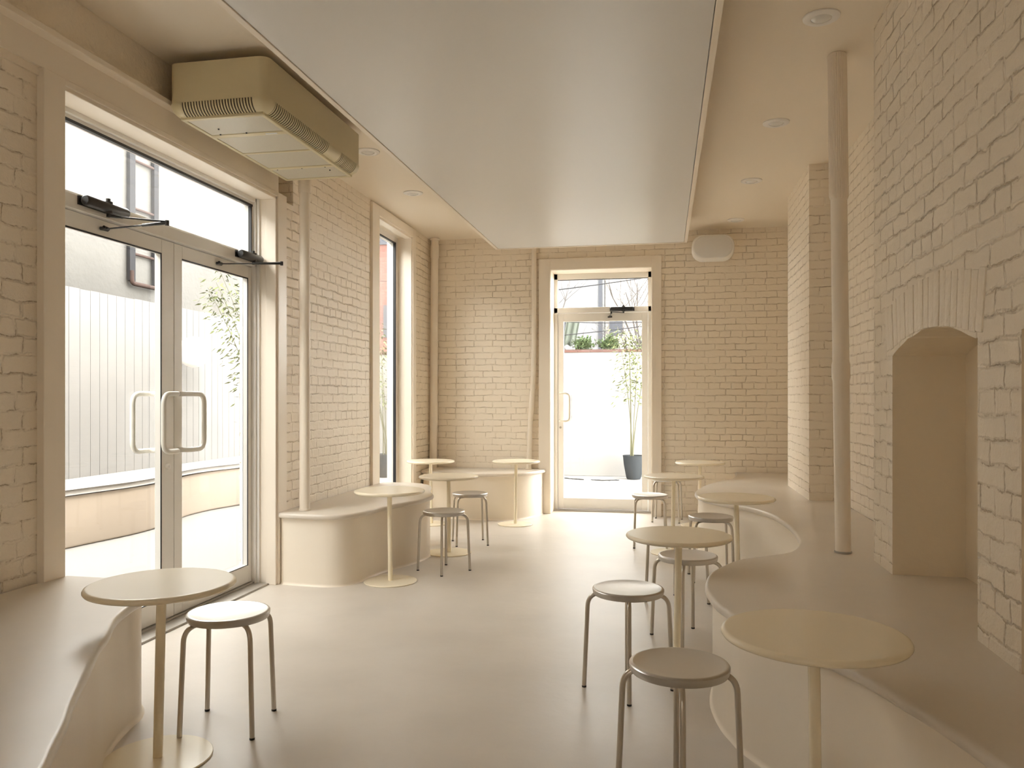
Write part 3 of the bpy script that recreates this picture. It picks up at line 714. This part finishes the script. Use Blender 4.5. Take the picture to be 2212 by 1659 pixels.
# ------------------------------------------------------------------ the courtyard
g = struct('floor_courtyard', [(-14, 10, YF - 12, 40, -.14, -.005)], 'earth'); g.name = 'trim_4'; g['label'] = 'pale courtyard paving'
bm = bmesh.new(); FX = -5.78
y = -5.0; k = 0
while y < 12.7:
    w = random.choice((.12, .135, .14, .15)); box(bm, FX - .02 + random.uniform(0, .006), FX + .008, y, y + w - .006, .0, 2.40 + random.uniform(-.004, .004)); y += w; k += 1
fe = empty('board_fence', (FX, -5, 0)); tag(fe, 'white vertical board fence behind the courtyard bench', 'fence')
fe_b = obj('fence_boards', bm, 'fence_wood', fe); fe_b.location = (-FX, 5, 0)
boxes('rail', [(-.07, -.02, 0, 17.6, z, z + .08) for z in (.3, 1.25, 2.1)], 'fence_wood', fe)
bench('courtyard_bench', 'wavy outdoor plaster bench along the white fence seen through the double door',
      [(-5.25, 2.0), (-5.2, 3.6), (-5.22, 4.6), (-5.16, 5.4), (-5.08, 6.1), (-5.0, 6.75), (-5.05, 7.3), (-5.19, 7.8), (-5.20, 8.3), (-5.10, 8.8), (-5.03, 9.3), (-5.1, 10.0), (-5.3, 10.8), (-5.5, 11.4)], [(-5.765, 11.4), (-5.765, 2.0)], -1, top='out_top', body='out_bench', inset=.04, sl=.05).__setitem__('label', 'wavy outdoor plaster bench along the white fence seen through the double door')
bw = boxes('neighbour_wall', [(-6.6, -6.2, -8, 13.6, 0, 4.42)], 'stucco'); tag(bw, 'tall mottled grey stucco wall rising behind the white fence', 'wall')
# drop ladder on the stucco wall
ld = empty('fire_ladder', (-6.17, 8.48, 2.63)); tag(ld, 'weathered metal fire escape ladder hanging on the grey stucco wall', 'ladder')
boxes('rail', [(-.01, .03, -.265, -.165, .05, 1.62)], 'ladder', ld, bevel=.004); boxes('rail', [(-.01, .03, .185, .275, .05, 1.64)], 'ladder', ld, bevel=.004)
for z in (.38, .92, 1.49):
    bm = bmesh.new(); tube(bm, [(.01, -.17, z), (.01, .19, z)], .017, 10); obj('rung', bm, 'rust', ld, True)
bm = bmesh.new(); tube(bm, fillet([(.035, -.24, .17), (.035, -.24, .02), (.035, .265, .02), (.035, .265, .17)], .05, 5), [.03] * 14 if False else .026, 10); obj('foot_guard', bm, 'rust', ld, True)
# globe lamp
gl = empty('globe_lamp', (-5.52, 8.53, 1.85)); tag(gl, 'round white globe lamp on the white board fence', 'wall lamp')
bm = bmesh.new(); bmesh.ops.create_uvsphere(bm, u_segments=40, v_segments=24, radius=.185); obj('globe', bm, 'white', gl, True)
bm = bmesh.new(); tube(bm, [(-.25, 0, 0), (-.17, 0, 0)], .05, 16); obj('wall_mount', bm, 'fence_wood', gl, True)
# far white garden wall with brick coping
gw = empty('garden_wall', (-2, 13.2, 0)); tag(gw, 'bright white garden wall closing the courtyard behind the back door', 'wall')
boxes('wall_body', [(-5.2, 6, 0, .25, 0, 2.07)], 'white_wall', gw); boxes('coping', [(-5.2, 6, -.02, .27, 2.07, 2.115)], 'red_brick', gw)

def bamboo(loc, h, n, spread, seed, label, pot_h=.42, lean=(0, 0), leaf_n=170, low=.35):
    rnd = random.Random(seed)
    pt = empty('planter', loc); tag(pt, 'tapering grey planter pot ' + label, 'planter', 'grey courtyard planters')
    bm = bmesh.new(); lathe(bm, [(.0, 0), (.105, 0), (.12, .03), (.155, .22), (.17, pot_h - .02), (.175, pot_h), (.155, pot_h), (.15, pot_h - .05), (0, pot_h - .05)], 36); obj('pot_shell', bm, 'planter', pt, True)
    r = empty('bamboo', (loc[0], loc[1], loc[2] + pot_h - .05)); tag(r, 'slender leafy bamboo in a grey planter ' + label, 'plant', 'courtyard bamboo')
    lv = bmesh.new()
    for s in range(n):
        a = rnd.uniform(0, 2 * PI); l = rnd.uniform(.75, 1) * h
        top_ = Vector((math.cos(a) * spread * rnd.uniform(.4, 1) + lean[0], math.sin(a) * spread * rnd.uniform(.4, 1) + lean[1], l))
        b0 = Vector((rnd.uniform(-.05, .05), rnd.uniform(-.05, .05), 0)); pts = []
        for k in range(13):
            t = k / 12; pts.append(b0 * (1 - t) + Vector((top_.x * t ** 1.6, top_.y * t ** 1.6, top_.z * t)))
        bm = bmesh.new(); tube(bm, pts, [.009 * (1 - .75 * k / 12) for k in range(13)], 7); obj('cane', bm, 'stem', r, True)
        for q in range(leaf_n):
            t = low + (1 - low) * rnd.random() ** .75; f = t * 12; i = min(11, int(f)); p = pts[i].lerp(pts[i + 1], f - i)
            a = rnd.uniform(0, 2 * PI); rr = rnd.uniform(.03, .30) * (1.15 - .5 * t); c = p + Vector((math.cos(a) * rr, math.sin(a) * rr, rnd.uniform(-.10, .08)))
            d = Vector((math.cos(a), math.sin(a), rnd.uniform(-1.1, .2))).normalized(); L_ = rnd.uniform(.05, .10); w = L_ * .15
            sd_ = d.cross(Vector((rnd.uniform(-1, 1), rnd.uniform(-1, 1), 1))).normalized() * w
            v = [lv.verts.new(c), lv.verts.new(c + d * L_ * .4 + sd_), lv.verts.new(c + d * L_), lv.verts.new(c + d * L_ * .4 - sd_)]
            lv.faces.new(v)
    obj('foliage', lv, 'leaf', r, recalc=False)
bamboo((-4.8, 9.12, .0), 2.7, 5, .32, 3, 'beyond the right leaf of the double door', leaf_n=260, lean=(-.42, -.22), low=.2)
bamboo((-4.50, 12.35, .0), 2.5, 5, .40, 5, 'seen through the tall narrow window', pot_h=.38, lean=(-.25, -.1))
bamboo((-.47, 12.8, .0), 2.4, 5, .35, 9, 'seen through the glazed back door', pot_h=.38, lean=(.08, 0), low=.45)

# leaf litter line at the wall foot outside the back door
bm = bmesh.new(); rnd = random.Random(2)
for i in range(150):
    x = -1.75 + rnd.random() * 1.06; t = (x + 1.75) / 1.5
    yv = 12.85 - .35 * math.sin(PI * t) + rnd.gauss(0, .02); s = rnd.uniform(.006, .02)
    if .33 < t < .42: continue
    box(bm, x - s, x + s, yv - s * .5, yv + s * .5, -.004, .006)
lt = obj('leaf_litter', bm, 'debris'); tag(lt, 'thin curved line of dark leaf litter on the paving outside the back door', 'leaf litter', kind='stuff')

# houses behind the garden wall
gh = empty('grey_house', (-3.3, 24, 0)); tag(gh, 'grey rendered house at the left beyond the white garden wall', 'building')
boxes('house_wall', [(-3.2, 1.53, 0, 6, 0, 8.2)], 'grey_house', gh)
boxes('corner_post', [(1.36, 1.48, -.04, .02, 1.5, 8.1)], 'house_window', gh)
boxes('window', [(-.05, .45, -.05, .02, 3.35, 3.9)], 'house_window', gh); boxes('drain_pipe', [(-.32, -.16, -.16, -.0, 0, 6.4)], 'rust', gh)
ph = empty('pale_house', (.8, 24.0, 0)); tag(ph, 'pale pinkish house at the right beyond the white garden wall', 'building')
boxes('house_wall', [(-2.55, 5, .2, 6, 0, 8.5)], 'pale_house', ph); 
boxes('window', [(-2.42, -2.02, .16, .22, 3.2, 3.85)], 'house_window', ph); boxes('window', [(-.98, -.7, .16, .22, 4.95, 5.4)], 'house_window', ph)
rh = empty('brick_house', (-9, 21, 0)); tag(rh, 'red brick building seen through the tall narrow window', 'building')
boxes('house_wall', [(-3, 2.4, 0, 5, 0, 9)], 'red_brick', rh)
boxes('window', [(1.3, 1.75, -.05, .02, 3.0, 3.9)], 'house_window', rh); boxes('window', [(1.0, 1.6, -.05, .02, 5.6, 6.6)], 'house_window', rh)
# bare trees
def bare_tree(loc, h, seed, label):
    rnd = random.Random(seed); r = empty('bare_tree', loc); tag(r, label, 'tree', 'leafless trees beyond the garden wall')
    tr = bmesh.new(); br = bmesh.new()
    def grow(p, d, l, rad, lev):
        q = p; pts = [p]; rs = [rad]
        for k in range(5):
            d = (d + Vector((rnd.uniform(-.25, .25), rnd.uniform(-.25, .25), rnd.uniform(-.08, .12)))).normalized(); q = q + d * l / 5; pts.append(q); rs.append(rad * (1 - .12 * (k + 1)))
        tube(tr if lev == 0 else br, pts, rs, 6 if lev < 2 else 4)
        if lev < 4:
            for m_ in range(5 if lev else 8):
                i = rnd.randint(2, 5); nd = (d + Vector((rnd.uniform(-1, 1), rnd.uniform(-1, 1), rnd.uniform(-.3, .7)))).normalized(); grow(pts[i], nd, l * rnd.uniform(.5, .75), rs[i] * .55, lev + 1)
    grow(Vector((0, 0, 0)), Vector((0, 0, 1)), h * .45, .10, 0)
    obj('trunk', tr, 'bark', r, True); obj('branches', br, 'bark', r)
bare_tree((-2.05, 17.6, 0), 6.0, 4, 'bare branching tree at the left beyond the garden wall, seen through the back door')
bare_tree((-.62, 19.8, 0), 6.8, 8, 'bare branching tree at the right beyond the garden wall, seen through the back door')
def shrub(loc, h, w, seed, label):
    rnd = random.Random(seed); r = empty('shrub', loc); tag(r, label, 'shrub', 'green shrubs on the garden wall')
    bm = bmesh.new(); st = bmesh.new()
    for i in range(16):
        a = rnd.uniform(-1, 1); tip = Vector((a * w, rnd.uniform(-.1, .1), h * rnd.uniform(.4, 1) * (1 - .35 * abs(a)))); tube(st, [(0, 0, 0), tip * .5, tip], [.01, .006, .003], 5)
        for k in range(46):
            t = rnd.uniform(.25, 1.05); c = tip * t + Vector((rnd.gauss(0, .035), rnd.gauss(0, .035), rnd.gauss(0, .03))); d = Vector((rnd.uniform(-1, 1), rnd.uniform(-1, 1), rnd.uniform(-.2, 1))).normalized() * .06
            s = d.cross(Vector((.3, .8, .4))).normalized() * .012
            bm.faces.new([bm.verts.new(c), bm.verts.new(c + d * .5 + s), bm.verts.new(c + d), bm.verts.new(c + d * .5 - s)])
    obj('foliage', bm, 'shrub', r, recalc=False); obj('stems', st, 'bark', r, True)
shrub((-1.33, 13.36, 2.11), .22, .13, 1, 'small green shrub above the white garden wall, left one seen through the back door')
shrub((-.93, 13.36, 2.11), .24, .16, 2, 'wider green shrub above the white garden wall, seen through the middle of the back door')
def cable(a, b, sag, label, r=.008):
    a, b = Vector(a), Vector(b); bm = bmesh.new()
    tube(bm, [a.lerp(b, k / 16) - Vector((0, 0, sag * 4 * (k / 16) * (1 - k / 16))) - a for k in range(17)], r, 5); o = obj('overhead_cable', bm, 'wire', loc=a); tag(o, label, 'cable', 'overhead cables'); return o
cable((-4.5, 14.0, 3.1), (2, 14.0, 3.8), .15, 'overhead cable sloping up to the right across the back door transom', .010)
cable((-4.5, 13.8, 2.25), (2, 13.8, 2.85), .1, 'lower overhead cable just above the white garden wall behind the back door')
cable((-4, 14.2, 3.0), (1.5, 14.6, 2.85), .25, 'sagging cable crossing the upper glass of the back door')
cable((-6.1, 15.5, 4.9), (-3.5, 17.2, 5.3), .3, 'high cable in front of the red brick building in the tall window')
cable((-6.1, 15, 3.7), (-3.5, 15, 3.6), .05, 'low level cable in front of the red brick building in the tall window')
# cloth on a line
bm = bmesh.new()
for i in range(13):
    pass
vs = [[bm.verts.new((i / 12 * .26 - .02 * j, .03 * math.sin(i * 1.3), -j / 6 * .62 - .02 * math.sin(i))) for i in range(13)] for j in range(7)]
for a, b in zip(vs, vs[1:]):
    for i in range(12): bm.faces.new((a[i], a[i + 1], b[i + 1], b[i]))
cl_ = obj('hanging_cloth', bm, 'cloth', smooth=True, loc=(-1.78, 14.9, 2.92)); tag(cl_, 'pale green cloth hanging from a line in front of the grey house', 'cloth')
md = cl_.modifiers.new('thickness', 'SOLIDIFY'); md.thickness = .006
